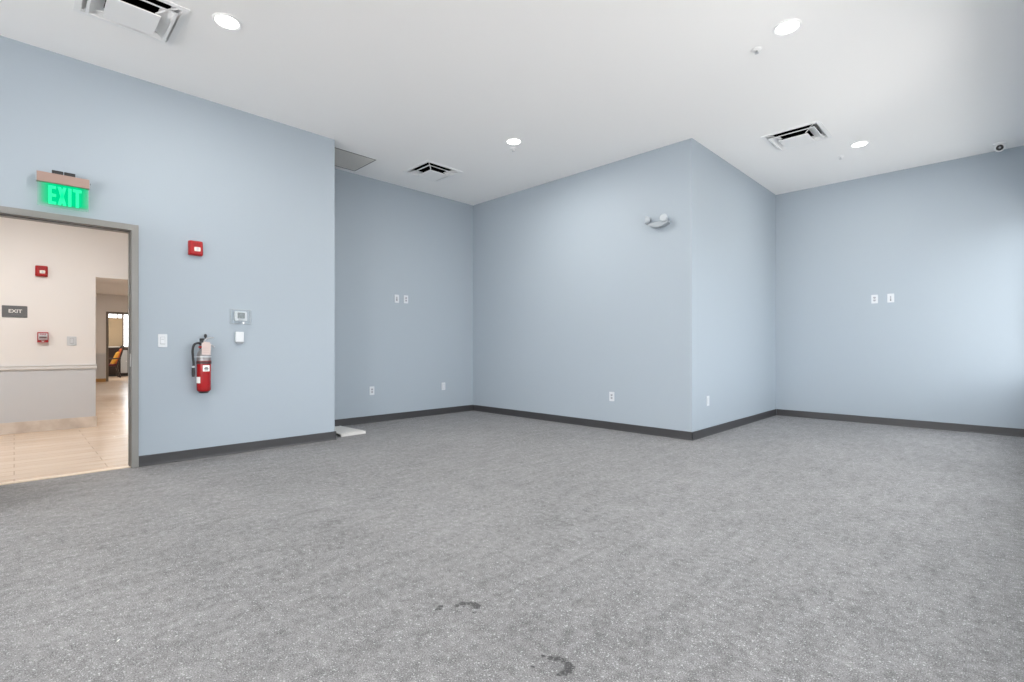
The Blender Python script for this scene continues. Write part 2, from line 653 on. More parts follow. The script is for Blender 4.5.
def window(n, axis, c, u0, u1, z0, z1):
    fr = holed(axis, c + .05, c + .10, u0, u1, z0, z1,
               [(u0 + .05, (u0 + u1) / 2 - .025, z0 + .05, z1 - .05), ((u0 + u1) / 2 + .025, u1 - .05, z0 + .05, z1 - .05)])
    o = struct('window_%d' % n, fr, WHITEM)
    gl = holed(axis, c + .072, c + .078, u0 + .05, u1 - .05, z0 + .05, z1 - .05, [])
    obj('window_pane', gl, GLASS, o)


n = 1
n = 0
for h in RW:
    n += 1
    window(n, 'x', 0.32, *h)
for h in EW:
    n += 1
    window(n, 'x', 3.0, *h)
for h in SW:
    n += 1
    window(n, 'y', -5.65, *h)


# rubber base along the room's walls
def base(name, p, q, face, m=BASEM, h=0.10, t=0.009, toe=0.016):
    """p,q ends on the wall line; face = unit normal into the room"""
    p, q, f = Vector((*p, 0)), Vector((*q, 0)), Vector((*face, 0))
    prof = [(0, 0), (toe, 0), (toe - .002, .004), (t + .001, .014), (t, .02), (t, h - .004), (t - .003, h), (0, h)]
    bm = bmesh.new()
    ra = [bm.verts.new(p + f * a + Vector((0, 0, b))) for a, b in prof]
    rb = [bm.verts.new(q + f * a + Vector((0, 0, b))) for a, b in prof]
    bm.faces.new(ra)
    bm.faces.new(rb[::-1])
    k = len(prof)
    for i in range(k):
        bm.faces.new((ra[i], ra[(i + 1) % k], rb[(i + 1) % k], rb[i]))
    return struct(name, bm, m)


base('baseboard_left', (XL, DY1 + .056), (XL, YL + .012), (1, 0))
base('baseboard_recess_return', (XR + .01, YL), (XL + .012, YL), (0, 1))
base('baseboard_recess', (XR, YL + .01), (XR, YB), (1, 0))
base('baseboard_back', (XR + .016, YB), (XS + .009, YB), (0, -1))
base('baseboard_side', (XS, YB - .009), (XS, YF), (1, 0))
base('baseboard_far', (XS + .016, YF), (0.32, YF), (0, -1))
base('baseboard_right', (0.32, 1.5), (0.32, YF - .016), (-1, 0))
base('baseboard_near', (XL, -5.5), (XL, DY0 - .056), (1, 0))

# ------------------------------------------------------------------ doorway
door = bpy.data.objects.new('door_1', None)
door.location = (XL, (DY0 + DY1) / 2, 0)
door['kind'] = 'structure'
C.objects.link(door)
ox, oy = XL, (DY0 + DY1) / 2
hw = (DY1 - DY0) / 2


def arch(x0, x1, inner, outer, ztop_in, ztop_out):
    bm = bmesh.new()
    prism(bm, [(-outer, 0), (-inner, 0), (-inner, ztop_in), (inner, ztop_in), (inner, 0), (outer, 0), (outer, ztop_out), (-outer, ztop_out)], 'x', x0, x1)
    return bm


obj('door_frame', arch(-TL - .012, .012, hw, hw + .019, DZ, DZ + .019), FRAMEM, door)
obj('architrave', arch(0.0, .014, hw + .0, hw + .054, DZ, DZ + .055), FRAMEM, door, bevel=.002)
obj('architrave', arch(-TL - .014, -TL, hw + .0, hw + .054, DZ, DZ + .055), FRAMEM, door, bevel=.002)
obj('door_stop', arch(-.105, -.055, hw - .006, hw, DZ - .008, DZ), FRAMEM, door)
obj('gasket', arch(-.055, -.050, hw - .005, hw, DZ - .007, DZ), STOPM, door)
obj('strike_plate', box(-.047, -.008, hw - .003, hw, .93, 1.05), CHROME, door)
# open leaf, swung back into the room at the near jamb
leaf = obj('door_leaf', box(.016, .92, -hw - .044, -hw, .008, DZ - .006), FRAMEM, door, bevel=.002)
hl = bmesh.new()
lathe(hl, [(0, 0), (.028, 0), (.028, .008), (.010, .012), (.010, .05), (0, .05)], 20, Matrix.Translation((.86, -hw, 1.0)) @ Matrix.Rotation(-PI / 2, 4, 'X'))
tube(hl, [(.86, -hw + .045, 1.0), (.80, -hw + .047, 1.0), (.74, -hw + .045, 1.0)], .009, 10)
obj('lever_handle', hl, CHROME, leaf, smooth=True)
struct('trim_1', box(XL - TL * .5 - .015, XL - TL * .5 + .05 + .01, DY0 - .0, DY1 + .0, 0.0, .006), THRES)

# ------------------------------------------------------------------ corridor beyond
HCOR = 2.95
SY1 = 3.3                        # far side of the branching passage
OY = 0.803                       # corner of the opening
XE = -20.6                       # end wall of the passage
OAK = planks()
struct('floor_corridor', holed('z', -0.12, 0.0, XC - T, XL - TL * .5, -3.0, YL - T, []), OAK)
struct('floor_passage', box(-24.6, XC - T, OY - .1, 5.0, -0.12, 0.0), OAK)
struct('ceiling_corridor', box(XC - T, XL - TL, -3.0, YL - T, HCOR, HCOR + .1), CEIL)
struct('ceiling_passage', box(-24.6, XC - T, OY - .1, 5.0, 2.82, 2.92), CEIL)
struct('wall_corridor', holed('x', XC - T, XC, -3.0, YL - T, 0, HCOR, [(OY, YL - T, 0, 2.093)]), CREAM)
struct('wall_corridor_end', box(XC - T, XL - TL, -3.15, -3.0, 0, HCOR), CREAM)
struct('wall_corridor_return', box(XC - T, XR - T, YL - T, YL, 0, HCOR), CREAM)
struct('wall_passage_left', box(XE - .15, XC - T, OY - .15, OY, 0, 2.82), CREAM)
struct('wall_passage_right', box(XE - .15, XC - T, SY1, SY1 + .15, 0, 2.82), CREAM)
struct('trim_2', box(XC, XC + .006, -3.0, OY, 0.145, 0.815), WAINS)
rl = bmesh.new()
prism(rl, [(XC, .812), (XC + .020, .812), (XC + .028, .825), (XC + .028, .855), (XC + .036, .862), (XC + .036, .874), (XC, .874)], 'y', 0, 1)
for v in rl.verts:
    v.co = Vector((v.co.x, -3.0 + v.co.y * (OY + .012 + 3.0), v.co.z))
struct('trim_3', rl, RAILM)
struct('baseboard_corridor', box(XC, XC + .012, -3.0, OY + .010, 0, .145), tile_base(), bevel=.002)

FD0, FD1, FDZ = 2.158, 3.06, 2.20
struct('wall_passage_end', holed('x', XE - .15, XE, OY - .15, 5.0, 0, 2.82, [(FD0 - .02, FD1 + .02, 0, FDZ + .02)]), CREAM)
struct('trim_4', box(XE, XE + .006, OY, FD0 - .07, .10, .88), WAINS)
struct('trim_5', box(XE, XE + .03, OY, FD0 - .065, .88, .93), RAILM)
struct('baseboard_passage', box(XE, XE + .014, OY, FD0 - .065, 0, .10), HONEY)
d2 = bpy.data.objects.new('door_2', None)
d2.location = (XE, (FD0 + FD1) / 2, 0)
d2['kind'] = 'structure'
C.objects.link(d2)
h2 = (FD1 - FD0) / 2
obj('door_frame', arch(-.17, .012, h2, h2 + .02, FDZ, FDZ + .02), BROWNF, d2)
obj('architrave', arch(0, .016, h2, h2 + .062, FDZ, FDZ + .062), BROWNF, d2)
# far room with a window
struct('wall_far_room', holed('x', -24.6, -24.5, -0.5, 5.0, 0, 2.82, [(1.6, 3.7, 1.10, 2.44)]), CREAM)
struct('wall_far_room_left', box(-24.5, XE - .15, .65, .70, 0, 2.82), CREAM)
struct('wall_far_room_right', box(-24.5, XE - .15, 4.95, 5.0, 0, 2.82), CREAM)
w8 = struct('window_9', holed('x', -24.56, -24.50, 1.6, 3.7, 1.10, 2.44, [(1.64, 2.83, 1.14, 2.41), (2.86, 2.98, 1.14, 2.41), (3.04, 3.66, 1.14, 2.41)]), BROWNF)
obj('window_pane', box(-24.545, -24.540, 1.64, 3.66, 1.14, 2.41), GLASS, w8)
bl = empty('roller_blind', (-24.47, 2.3, 1.12), 0, 'tan roller blind half covering the far window beyond the second doorway', 'blind')
obj('blind_cloth', box(-.004, .0, -.68, .68, .02, 1.135), SHADEM, bl)
rb_ = bmesh.new()
bx(rb_, -.012, .008, -.68, .68, -.005, .022)
obj('bottom_bar', rb_, PAPER, bl)

# dark sideboard and armchair in the far room
sb = empty('sideboard', (-24.2, 2.75, 0), 0, 'black low sideboard under the tan blind in the far room', 'sideboard')
obj('carcass', box(-.22, .20, -.75, .75, .06, 1.06), DKWOOD, sb, bevel=.006)
obj('top', box(-.24, .225, -.77, .77, 1.06, 1.09), DKWOOD, sb, bevel=.004)
obj('plinth', box(-.2, .18, -.72, .72, 0, .06), BLACK, sb)
for k, (a, b_) in enumerate(((-.72, -.26), (-.23, .10), (.13, .34), (.37, .72))):
    dd = obj('door', box(.20, .215, a, b_, .12, 1.0), GREYP if k == 2 else DKWOOD, sb)
    obj('knob', box(.215, .235, b_ - .05, b_ - .03, .55, .58), CHROME, dd)
ch = empty('armchair', (-23.15, 2.50, 0), 0, 'dark wooden armchair with ochre back cushion and maroon seat beyond the far doorway', 'chair')
for sx in (-1, 1):
    lg = bmesh.new()
    tube(lg, [(sx * .25, -.20, .42), (sx * .25, -.23, .2), (sx * .25, -.17, 0)], [.028, .022, .02], 8)
    obj('leg', lg, DKWOOD, ch, smooth=True)
    lg = bmesh.new()
    tube(lg, spline([(sx * .25, .33, 1.14), (sx * .25, .25, .80), (sx * .25, .14, .42), (sx * .25, .24, 0)], 5), .026, 8)
    obj('leg', lg, DKWOOD, ch, smooth=True)
    ar = bmesh.new()
    tube(ar, spline([(sx * .27, .25, .70), (sx * .28, -.02, .69), (sx * .27, -.20, .66), (sx * .26, -.21, .42)], 5), .024, 8)
    obj('arm', ar, DKWOOD, ch, smooth=True)
obj('seat_frame', box(-.25, .25, -.22, .16, .36, .42), DKWOOD, ch, bevel=.01)
obj('seat', box(-.23, .23, -.22, .14, .42, .50), MAROON, ch, bevel=.03, bseg=3)
bk = bmesh.new()
prism(bk, [(.10, .50), (.17, .48), (.33, 1.02), (.27, 1.06)], 'x', -.22, .22)
obj('backrest', bk, RUST, ch, bevel=.02)
cu_ = bmesh.new()
prism(cu_, [(-.02, .50), (.06, .47), (.27, .86), (.22, .95), (.16, .92)], 'x', -.19, .19)
obj('cushion', cu_, OCHRE, ch, bevel=.025, bseg=3)
tr_ = bmesh.new()
tube(tr_, [(-.25, .33, 1.13), (0, .345, 1.17), (.25, .33, 1.13)], .03, 8)
obj('top_rail', tr_, DKWOOD, ch, smooth=True)


# ------------------------------------------------------------------ lamps
def downlight(loc, label, power=26, col=(1, .97, .92), r=.1, spread=PI):
    t = empty('recessed_downlight', loc, 0, label, 'ceiling light', 'round recessed ceiling lights')
    bm = bmesh.new()
    lathe(bm, [(r - .022, 0.0), (r - .020, -.006), (r - .008, -.010), (r, -.006), (r, 0.0)], 40)
    obj('trim_ring', bm, WHITEM, t, smooth=True)
    bm = bmesh.new()
    lathe(bm, [(0, -.006), (r - .03, -.0055), (r - .019, -.004), (r - .019, 0), (0, 0)], 40)
    obj('lens', bm, DIFF, t, smooth=True)
    a = area('lamp', (0, 0, -.014), (0, 0, 0), 2 * r - .04, 2 * r - .04, power, col, 'DISK', spread)
    a.parent = t
    return t


downlight((-4.200, 1.145, H), 'lit round recessed ceiling light beside the square vent above the doorway wall', 27)
downlight((-1.176, 4.232, H), 'lit round recessed ceiling light nearest the camera, on the right half of the ceiling', 20)
downlight((-4.180, 4.255, H), 'lit round recessed ceiling light between the recess vent and the back wall', 36)
downlight((-1.222, 7.290, H), 'lit round recessed ceiling light near the far wall beside the ceiling vent', 20)
# unseen lamps added to brighten the corridor, then the passage lamps
for x, y in ((-7.3, 0.2), (-7.3, -1.7)):
    area('corridor_fill', (x, y, HCOR - .02), (0, 0, 0), .5, .5, 31, (1, .985, .965), 'DISK')
for x, y, e in ((-10.4, 2.0, 26), (-14.5, 2.0, 12), (-18.5, 2.0, 10)):
    area('passage_lamp', (x, y, 2.80), (0, 0, 0), .3, .3, e, (1, .95, .88), 'DISK')
area('far_room_fill', (-22.5, 2.6, 2.80), (0, 0, 0), .3, .3, 60, (1, .94, .84), 'DISK')  # unseen lamp added to brighten the blind and far room


# ------------------------------------------------------------------ ceiling vents
def square_ring(bm, a0, z0, a1, z1, t=.003, back=1):
    """sloping square louvre: half-size a0 at z0 (upper) to a1 at z1 (lower); the duct side takes material slot 1"""
    A = [(-1, -1), (1, -1), (1, 1), (-1, 1)]
    rows = []
    for a, z in ((a0, z0), (a1, z1), (a1 - t, z1), (a0 - t, z0)):
        rows.append([bm.verts.new((sx * a, sy * a, z)) for sx, sy in A])
    for i in range(4):
        r0, r1 = rows[i], rows[(i + 1) % 4]
        for k in range(4):
            f = bm.faces.new((r0[k], r0[(k + 1) % 4], r1[(k + 1) % 4], r1[k]))
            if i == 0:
                f.material_index = back  # black back puts the shade of the gap into the colour


def diffuser(x, y, label):
    t = empty('ceiling_vent', (x, y, H), 0, label, 'ceiling vent', 'square ceiling air diffusers')
    fl = holed('z', -.006, 0.0, -.305, .305, -.305, .305, [(-.266, .266, -.266, .266)])
    obj('flange', fl, WHITEM, t)
    bm = bmesh.new()
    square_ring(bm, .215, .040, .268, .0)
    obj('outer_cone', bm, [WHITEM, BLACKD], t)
    bm = bmesh.new()
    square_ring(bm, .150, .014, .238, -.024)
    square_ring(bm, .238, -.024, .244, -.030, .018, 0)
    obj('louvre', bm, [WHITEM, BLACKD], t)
    bm = bmesh.new()
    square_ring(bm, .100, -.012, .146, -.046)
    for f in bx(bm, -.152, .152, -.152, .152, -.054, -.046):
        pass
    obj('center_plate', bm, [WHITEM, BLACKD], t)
    for k in range(4):
        a = PI / 4 + k * PI / 2
        c, s = math.cos(a) * 1.414, math.sin(a) * 1.414
        bm = bmesh.new()
        tube(bm, [(.125 * c, .125 * s, -.028), (.200 * c, .200 * s, .004), (.262 * c, .262 * s, .006)], .006, 6)
        obj('strut', bm, WHITEM, t)
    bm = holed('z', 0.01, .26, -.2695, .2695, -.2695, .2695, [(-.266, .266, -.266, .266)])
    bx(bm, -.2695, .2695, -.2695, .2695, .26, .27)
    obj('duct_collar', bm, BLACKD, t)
    return t


diffuser(*VENTS[0], 'square white ceiling vent in front of the recess, beside the grey grille')
diffuser(*VENTS[1], 'square white ceiling vent near the short side wall and the far ceiling light')
diffuser(*VENTS[2], 'large square white ceiling vent above the doorway, cut by the top of the photo')

g = empty('return_grille', ((GRX0 + GRX1) / 2, (GRY0 + GRY1) / 2, H), 0, 'flat grey square air grille in the ceiling of the recess', 'ceiling grille')
gx, gy = (GRX1 - GRX0) / 2, (GRY1 - GRY0) / 2
obj('frame', holed('z', -.008, 0, -gx, gx, -gy, gy, [(-gx + .012, gx - .012, -gy + .012, gy - .012)]), mat('grille_edge', (.26, .26, .255), .5), g, bevel=.002)
bm = bmesh.new()
for k in range(21):
    u = -1 + 2 * (k + .5) / 21
    bx(bm, u * (gx - .014) - .001, u * (gx - .014) + .001, -gy + .012, gy - .012, -.004, .014)
    bx(bm, -gx + .012, gx - .012, u * (gy - .014) - .001, u * (gy - .014) + .001, -.004, .014)
obj('grid', bm, EGG, g)
obj('backing', box(-gx + .021, gx - .021, -gy + .021, gy - .021, .014, .02), EGG, g)


def sprinkler(x, y, label):
    t = empty('sprinkler_head', (x, y, H), 0, label, 'fire sprinkler', 'small ceiling sprinkler heads')
    bm = bmesh.new()
    lathe(bm, [(0, 0), (.040, 0), (.040, -.003), (.028, -.010), (.012, -.012), (0, -.012)], 28)
    obj('escutcheon', bm, WHITEM, t, smooth=True)
    bm = bmesh.new()
    lathe(bm, [(0, -.010), (.009, -.010), (.009, -.018), (.005, -.020), (.004, -.030), (0, -.030)], 16)
    for s in (-1, 1):
        tube(bm, [(s * .008, 0, -.016), (s * .011, 0, -.024), (s * .003, 0, -.032)], .002, 6)
    obj('frame', bm, CHROME, t, smooth=True)
    bm = bmesh.new()
    lathe(bm, [(0, -.030), (.015, -.030), (.017, -.033), (0, -.034)], 20)
    obj('deflector', bm, CHROME, t, smooth=True)


sprinkler(-1.445, 4.37, 'small sprinkler head on the ceiling just beside the nearest right-hand ceiling light')
sprinkler(-1.480, 7.60, 'tiny sprinkler head on the ceiling close to the far wall')
sprinkler(-4.340, 4.41, 'tiny white sprinkler head directly behind the light near the recess vent')

dc = empty('security_camera', (0.0, 8.475, H), 0, 'small white dome security camera with black lens at the top of the far wall', 'security camera')
bm = bmesh.new()
lathe(bm, [(0, 0), (.060, 0), (.060, -.012), (.054, -.020), (.030, -.022), (0, -.022)], 32)
obj('base', bm, WHITEM, dc, smooth=True)
aim = (Vector((0, 0, 1.4)) - Vector((0, 8.475, H))).to_track_quat('Z', 'Y').to_matrix().to_4x4()
bm = bmesh.new()
lathe(bm, [(.050 * math.sin(PI * k / 16), -.050 * math.cos(PI * k / 16)) for k in range(0, 14)] + [(.030, .040), (0, .040)], 32, Matrix.Translation((0, 0, -.052)) @ aim)
ball = obj('housing', bm, WHITEM, dc, smooth=True)
bm = bmesh.new()
lathe(bm, [(0, .040), (.033, .040), (.034, .045), (.030, .047), (.014, .046), (0, .046)], 28, Matrix.Translation((0, 0, -.052)) @ aim)
obj('lens_window', bm, BLACK, dc, smooth=True)
bm = bmesh.new()
lathe(bm, [(0, .046), (.011, .046), (.009, .050), (0, .051)], 20, Matrix.Translation((0, 0, -.052)) @ aim)
obj('lens', bm, GREYP, dc, smooth=True)


# ------------------------------------------------------------------ things on the walls (local x right, -y out of the wall, z up)
def plate_bm(w=.078, h=.124, d=.007):
    bm = bmesh.new()
    prism(bm, rrect(w, h, .006), 'y', -d, 0)
    return bm


def on_left(y, z):
    return (XL, y, z), PI / 2


def on_recess(y, z):
    return (XR, y, z), PI / 2


def on_side(y, z):
    return (XS, y, z), PI / 2


def on_back(x, z):
    return (x, YB, z), 0.0


def on_far(x, z):
    return (x, YF, z), 0.0


def on_corr(y, z):
    return (XC, y, z), PI / 2


def outlet(place, label, kind='duplex'):
    t = empty('wall_outlet', place[0], place[1], label, 'wall outlet', 'white wall outlets')
    obj('cover_plate', plate_bm(), WHITE, t, bevel=.002)
    if kind == 'duplex':
        for s in (-1, 1):
            bm = bmesh.new()
            prism(bm, rrect(.034, .029, .010, cz=s * .0195), 'y', -.010, -.006)
            so = obj('socket', bm, mat('socket_grey', (.40, .42, .44), .4), t)
            bm = bmesh.new()
            for sx in (-.0075, .0075):
                bx(bm, sx - .0026, sx + .0026, -.0106, -.009, s * .0195 - .001, s * .0195 + .009)
            prism(bm, [(.0042 * math.cos(2 * PI * k / 10), s * .0195 - .008 + .0042 * math.sin(2 * PI * k / 10)) for k in range(10)], 'y', -.0106, -.009)
            obj('slot', bm, SLOT, so)
        bm = bmesh.new()
        lathe(bm, [(0, 0), (.003, 0), (.003, .002), (0, .002)], 10, Matrix.Translation((0, -.0065, 0)) @ Matrix.Rotation(PI / 2, 4, 'X'))
        obj('screw', bm, CHROME, t)
    elif kind == 'data':
        bm = bmesh.new()
        bx(bm, -.010, .010, -.0105, -.006, -.030, .030)
        ins = obj('insert', bm, GREYP, t)
        obj('jack', box(-.008, .008, -.0115, -.010, -.031, -.012), SLOT, ins)
    elif kind == 'slot':
        ins = obj('insert', box(-.007, .007, -.0105, -.006, -.034, .030), GREYP, t)
        obj('jack', box(-.008, .008, -.0115, -.009, -.038, -.022), SLOT, ins)
    elif kind == 'decora':
        obj('recess_border', holed('y', -.0082, -.006, -.0185, .0185, -.035, .035, [(-.0165, .0165, -.033, .033)]), GREYP, t)
        obj('socket_face', box(-.0165, .0165, -.0085, -.006, -.033, .033), WHITE, t, bevel=.001)
    return t


outlet(on_recess(4.13, 1.853), 'grey-centred data plate high on the recess wall, left of its pair', 'data')
outlet(on_recess(4.295, 1.855), 'duplex outlet high on the recess wall, right of its pair', 'duplex')
outlet(on_recess(3.71, .468), 'duplex outlet low on the recess wall, nearer the doorway wall')
outlet(on_recess(5.023, .460), 'flush rectangular outlet low on the recess wall, near the inner corner', 'decora')
outlet(on_back(-3.72, .444), 'white outlet low on the back wall below the emergency light')
outlet(on_side(6.118, .437), 'white outlet low on the short side wall past the projecting corner', 'decora')
outlet(on_far(-1.289, 1.806), 'duplex outlet at mid height on the far wall, left of its pair')
outlet(on_far(-1.102, 1.808), 'dark-slotted data plate at mid height on the far wall, right of its pair', 'slot')


def light_switch(place, label, two=False):
    t = empty('light_switch', place[0], place[1], label, 'light switch', 'white wall switches')
    obj('cover_plate', plate_bm(.073 if not two else .10, .124, .007), WHITE, t, bevel=.002)
    obj('recess_border', holed('y', -.0082, -.006, -.019, .019, -.036, .036, [(-.0165, .0165, -.033, .033)]), GREYP, t)
    bm = bmesh.new()
    prism(bm, [(-.008, -.033), (-.0125, -.028), (-.009, .0), (-.0075, .033), (-.006, .033), (-.006, -.033)], 'x', -.0165, .0165)
    obj('rocker', bm, WHITE, t)
    if not two:
        obj('status_slot', box(-.012, .010, -.0100, -.008, .010, .014), GREYP, t)


light_switch(on_left(.996, 1.172), 'white rocker light switch on the blue wall right of the doorway')
light_switch(on_corr(.553, 1.194), 'white light switch on the corridor wall seen through the doorway', True)


def strobe(place, w, h, label):
    t = empty('fire_alarm_strobe', place[0], place[1], label, 'fire alarm', 'red fire alarm strobes')
    bm = bmesh.new()
    prism(bm, rrect(w, h, .012), 'y', -.014, 0)
    obj('back_box', bm, RED, t, bevel=.002)
    bm = bmesh.new()
    pf = rrect(w - .004, h - .004, .016)
    pb = rrect(w - .03, h - .03, .014)
    a = [bm.verts.new((p[0], -.014, p[1])) for p in pf]
    b_ = [bm.verts.new((p[0], -.036, p[1])) for p in pf]
    c = [bm.verts.new((p[0], -.048, p[1])) for p in pb]
    k = len(a)
    bm.faces.new(a[::-1])
    bm.faces.new(c)
    for r0, r1 in ((a, b_), (b_, c)):
        for i in range(k):
            bm.faces.new((r0[i], r0[(i + 1) % k], r1[(i + 1) % k], r1[i]))
    obj('cover', bm, RED, t)
    bm = bmesh.new()
    prism(bm, rrect(.054, .042, .008, cx=.008, cz=-.012), 'y', -.056, -.046)
    le = obj('lens', bm, LENS, t, bevel=.003)
    bm = bmesh.new()
    prism(bm, rrect(.018, .030, .004, cx=.008, cz=-.012), 'y', -.062, -.054)
    obj('flash_tube', bm, CHROME, le)
    bm = bmesh.new()
    for k in range(4):
        bx(bm, -.03, .03, -.0492, -.047, .034 + k * .008 - .012, .037 + k * .008 - .012)
    obj('horn_slots', bm, mat('deep_red', (.22, .004, .005), .5), t)


strobe(on_left(1.264, 2.088), .122, .145, 'red fire alarm strobe on the blue wall above the extinguisher')
strobe(on_corr(.254, 2.112), .122, .142, 'red fire alarm strobe high on the white corridor wall through the doorway')

# corridor exit plaque and pull station
t = empty('exit_plaque', *on_corr(.006, 1.567)[:1], PI / 2, 'small grey plaque reading EXIT on the corridor wall', 'sign')
bm = bmesh.new()
prism(bm, rrect(.232, .150, .006), 'y', -.006, 0)
obj('plate', bm, mat('plaque_grey', (.135, .14, .145), .5), t, bevel=.001)
tb = text_bm('EXIT', .060, .002, 1.02)
bmesh.ops.translate(tb, vec=(.004, -.007, .004), verts=tb.verts[:])
obj('lettering', tb, PAPER, t)
bm = bmesh.new()
for k in range(9):
    lathe(bm, [(0, 0), (.0022, 0), (0, .0015)], 6, Matrix.Translation((-.028 + k * .008, -.006, -.038 + (k % 2) * .006)) @ Matrix.Rotation(PI / 2, 4, 'X'))
obj('braille', bm, GREYP, t)

t = empty('fire_pull_station', *on_corr(.267, 1.240)[:1], PI / 2, 'red and white fire alarm pull station on the corridor wall', 'fire alarm')
bm = bmesh.new()
prism(bm, rrect(.108, .136, .006), 'y', -.045, 0)
obj('housing', bm, RED, t, bevel=.004)
hd = obj('pull_handle', box(-.044, .044, -.058, -.045, -.034, .052), WHITE, t, bevel=.004)
tb = text_bm('FIRE', .030, .002, 1.15)
bmesh.ops.translate(tb, vec=(0, -.059, .036), verts=tb.verts[:])
obj('lettering', tb, RED, hd)
obj('grip_bar', box(-.036, .036, -.068, -.058, -.012, .010), mat('grip_grey', (.16, .10, .10), .5), hd, bevel=.003)
tb = text_bm('PULL DOWN', .013, .002, 1.0)
bmesh.ops.translate(tb, vec=(0, -.059, -.024), verts=tb.verts[:])
obj('lettering', tb, RED, hd)
bm = bmesh.new()
prism(bm, [(-.020, -.046), (.020, -.046), (0, -.060)], 'y', -.0465, -.044)
obj('arrow', bm, PAPER, t)

# ------------------------------------------------------------------ lit exit sign over the doorway
EX, EY, EZ = .075, .294, 2.548
t = empty('exit_sign', (XL, EY, 2.488), PI / 2, 'green edge-lit EXIT sign with clear panel above the doorway', 'exit sign')
bm = bmesh.new()
bx(bm, -.060, .060, -.030, 0, -.02, .074)
obj('wall_mount', bm, BLACK, t, bevel=.003)
bm = bmesh.new()
bx(bm, -.072, -.002, -.062, -.026, .052, .100)
bx(bm, .004, .074, -.062, -.026, .052, .100)
obj('mounting_clip', bm, BLACK, t)
hs = obj('housing', box(-.165, .165, -.082, -.030, -.012, .068), ALU, t, bevel=.003)
obj('end_cap', box(-.168, -.164, -.083, -.029, -.013, .069), GREYP, hs)
obj('end_cap', box(.164, .168, -.083, -.029, -.013, .069), GREYP, hs)
obj('test_button', box(.168, .173, -.065, -.053, .028, .040), BLACK, hs)
pn = obj('clear_panel', box(-.160, .160, -.060, -.054, -.208, -.012), panel_glow(), t)
bm = bmesh.new()
for zz, x0, x1 in ((-.207, -.160, .160),):
    bx(bm, x0, x1, -.0605, -.0535, zz - .002, zz)
bx(bm, -.162, -.160, -.0605, -.0535, -.209, -.012)
bx(bm, .160, .162, -.0605, -.0535, -.209, -.012)
obj('panel_edge', bm, ACRYL, pn)
bm = bmesh.new()


def stroke(bm, pts):
    prism(bm, [(p[0] * .89 - .002, p[1]) for p in pts], 'y', -.0645, -.0605)


lz0, lz1 = -.186, -.032            # letter height
lh = lz1 - lz0
sw = .024


def rect(x0, x1, z0, z1):
    stroke(bm, [(x0, z0), (x1, z0), (x1, z1), (x0, z1)])


x = -.104                          # E
rect(x, x + sw, lz0, lz1)
for z0 in (lz0, lz0 + lh / 2 - sw / 2, lz1 - sw):
    rect(x + sw, x + .054, z0, z0 + sw)
x = -.040                          # X
stroke(bm, [(x, lz1), (x + .024, lz1), (x + .062, lz0), (x + .038, lz0)])
stroke(bm, [(x + .038, lz1), (x + .062, lz1), (x + .024, lz0), (x, lz0)])
rect(.034, .034 + sw, lz0, lz1)    # I
rect(.068, .132, lz1 - sw, lz1)    # T
rect(.088, .112, lz0, lz1 - sw)
obj('lettering', bm, GREENE, pn)

# ------------------------------------------------------------------ thermostat in a clear guard, and the sensor below it
t = empty('thermostat', *on_left(1.676, 1.430)[:1], PI / 2, 'white thermostat with grey screen inside a clear plastic guard', 'thermostat')
bm = bmesh.new()
prism(bm, rrect(.118, .098, .010, cx=-.004, cz=.004), 'y', -.028, 0)
bd = obj('body', bm, WHITE, t, bevel=.004)
bm = bmesh.new()
prism(bm, rrect(.070, .062, .003, cx=-.002, cz=.010), 'y', -.0295, -.027)
obj('screen', bm, LCD, t)
obj('button', box(-.030, .026, -.031, -.028, -.038, -.030), GREYP, t, bevel=.001)
gd = empty('guard', (0, 0, 0))
bpy.data.objects.remove(gd)
bm = bmesh.new()
pf = rrect(.196, .150, .012)
pb = rrect(.172, .126, .012)
a = [bm.verts.new((p[0], 0, p[1])) for p in pf]
b_ = [bm.verts.new((p[0], -.010, p[1])) for p in pf]
c = [bm.verts.new((p[0], -.070, p[1])) for p in pb]
k = len(a)
bm.faces.new(c)
for r0, r1 in ((a, b_), (b_, c)):
    for i in range(k):
        bm.faces.new((r0[i], r0[(i + 1) % k], r1[(i + 1) % k], r1[i]))
gd = obj('guard_cover', bm, COVER, t, label='clear locking cover')
obj('guard_base', holed('y', -.008, 0, -.102, .102, -.079, .079, [(-.088, .088, -.066, .066)]), mat('frosted_base', (.36, .40, .43), .4), t, bevel=.002)
bm = bmesh.new()
lathe(bm, [(0, 0), (.010, 0), (.010, .010), (0, .010)], 16, Matrix.Translation((.006, -.062, -.068)) @ Matrix.Rotation(PI / 2, 4, 'X'))
obj('lock', bm, CHROME, t)

t = empty('wall_sensor', *on_left(1.660, 1.213)[:1], PI / 2, 'small white wall sensor box directly below the thermostat', 'sensor')
bm = bmesh.new()
prism(bm, rrect(.080, .112, .010), 'y', -.030, 0)
obj('body', bm, WHITE, t, bevel=.004)
bm = bmesh.new()
prism(bm, [(-.038, -.050), (-.024, -.068), (.024, -.068), (.038, -.050), (.038, -.046), (-.038, -.046)], 'y', -.034, -.002)
obj('shaded_bottom', bm, mat('shade_grey_plastic', (.22, .24, .26), .4), t, bevel=.003)  # darker grey piece paints in the shaded underside of the box

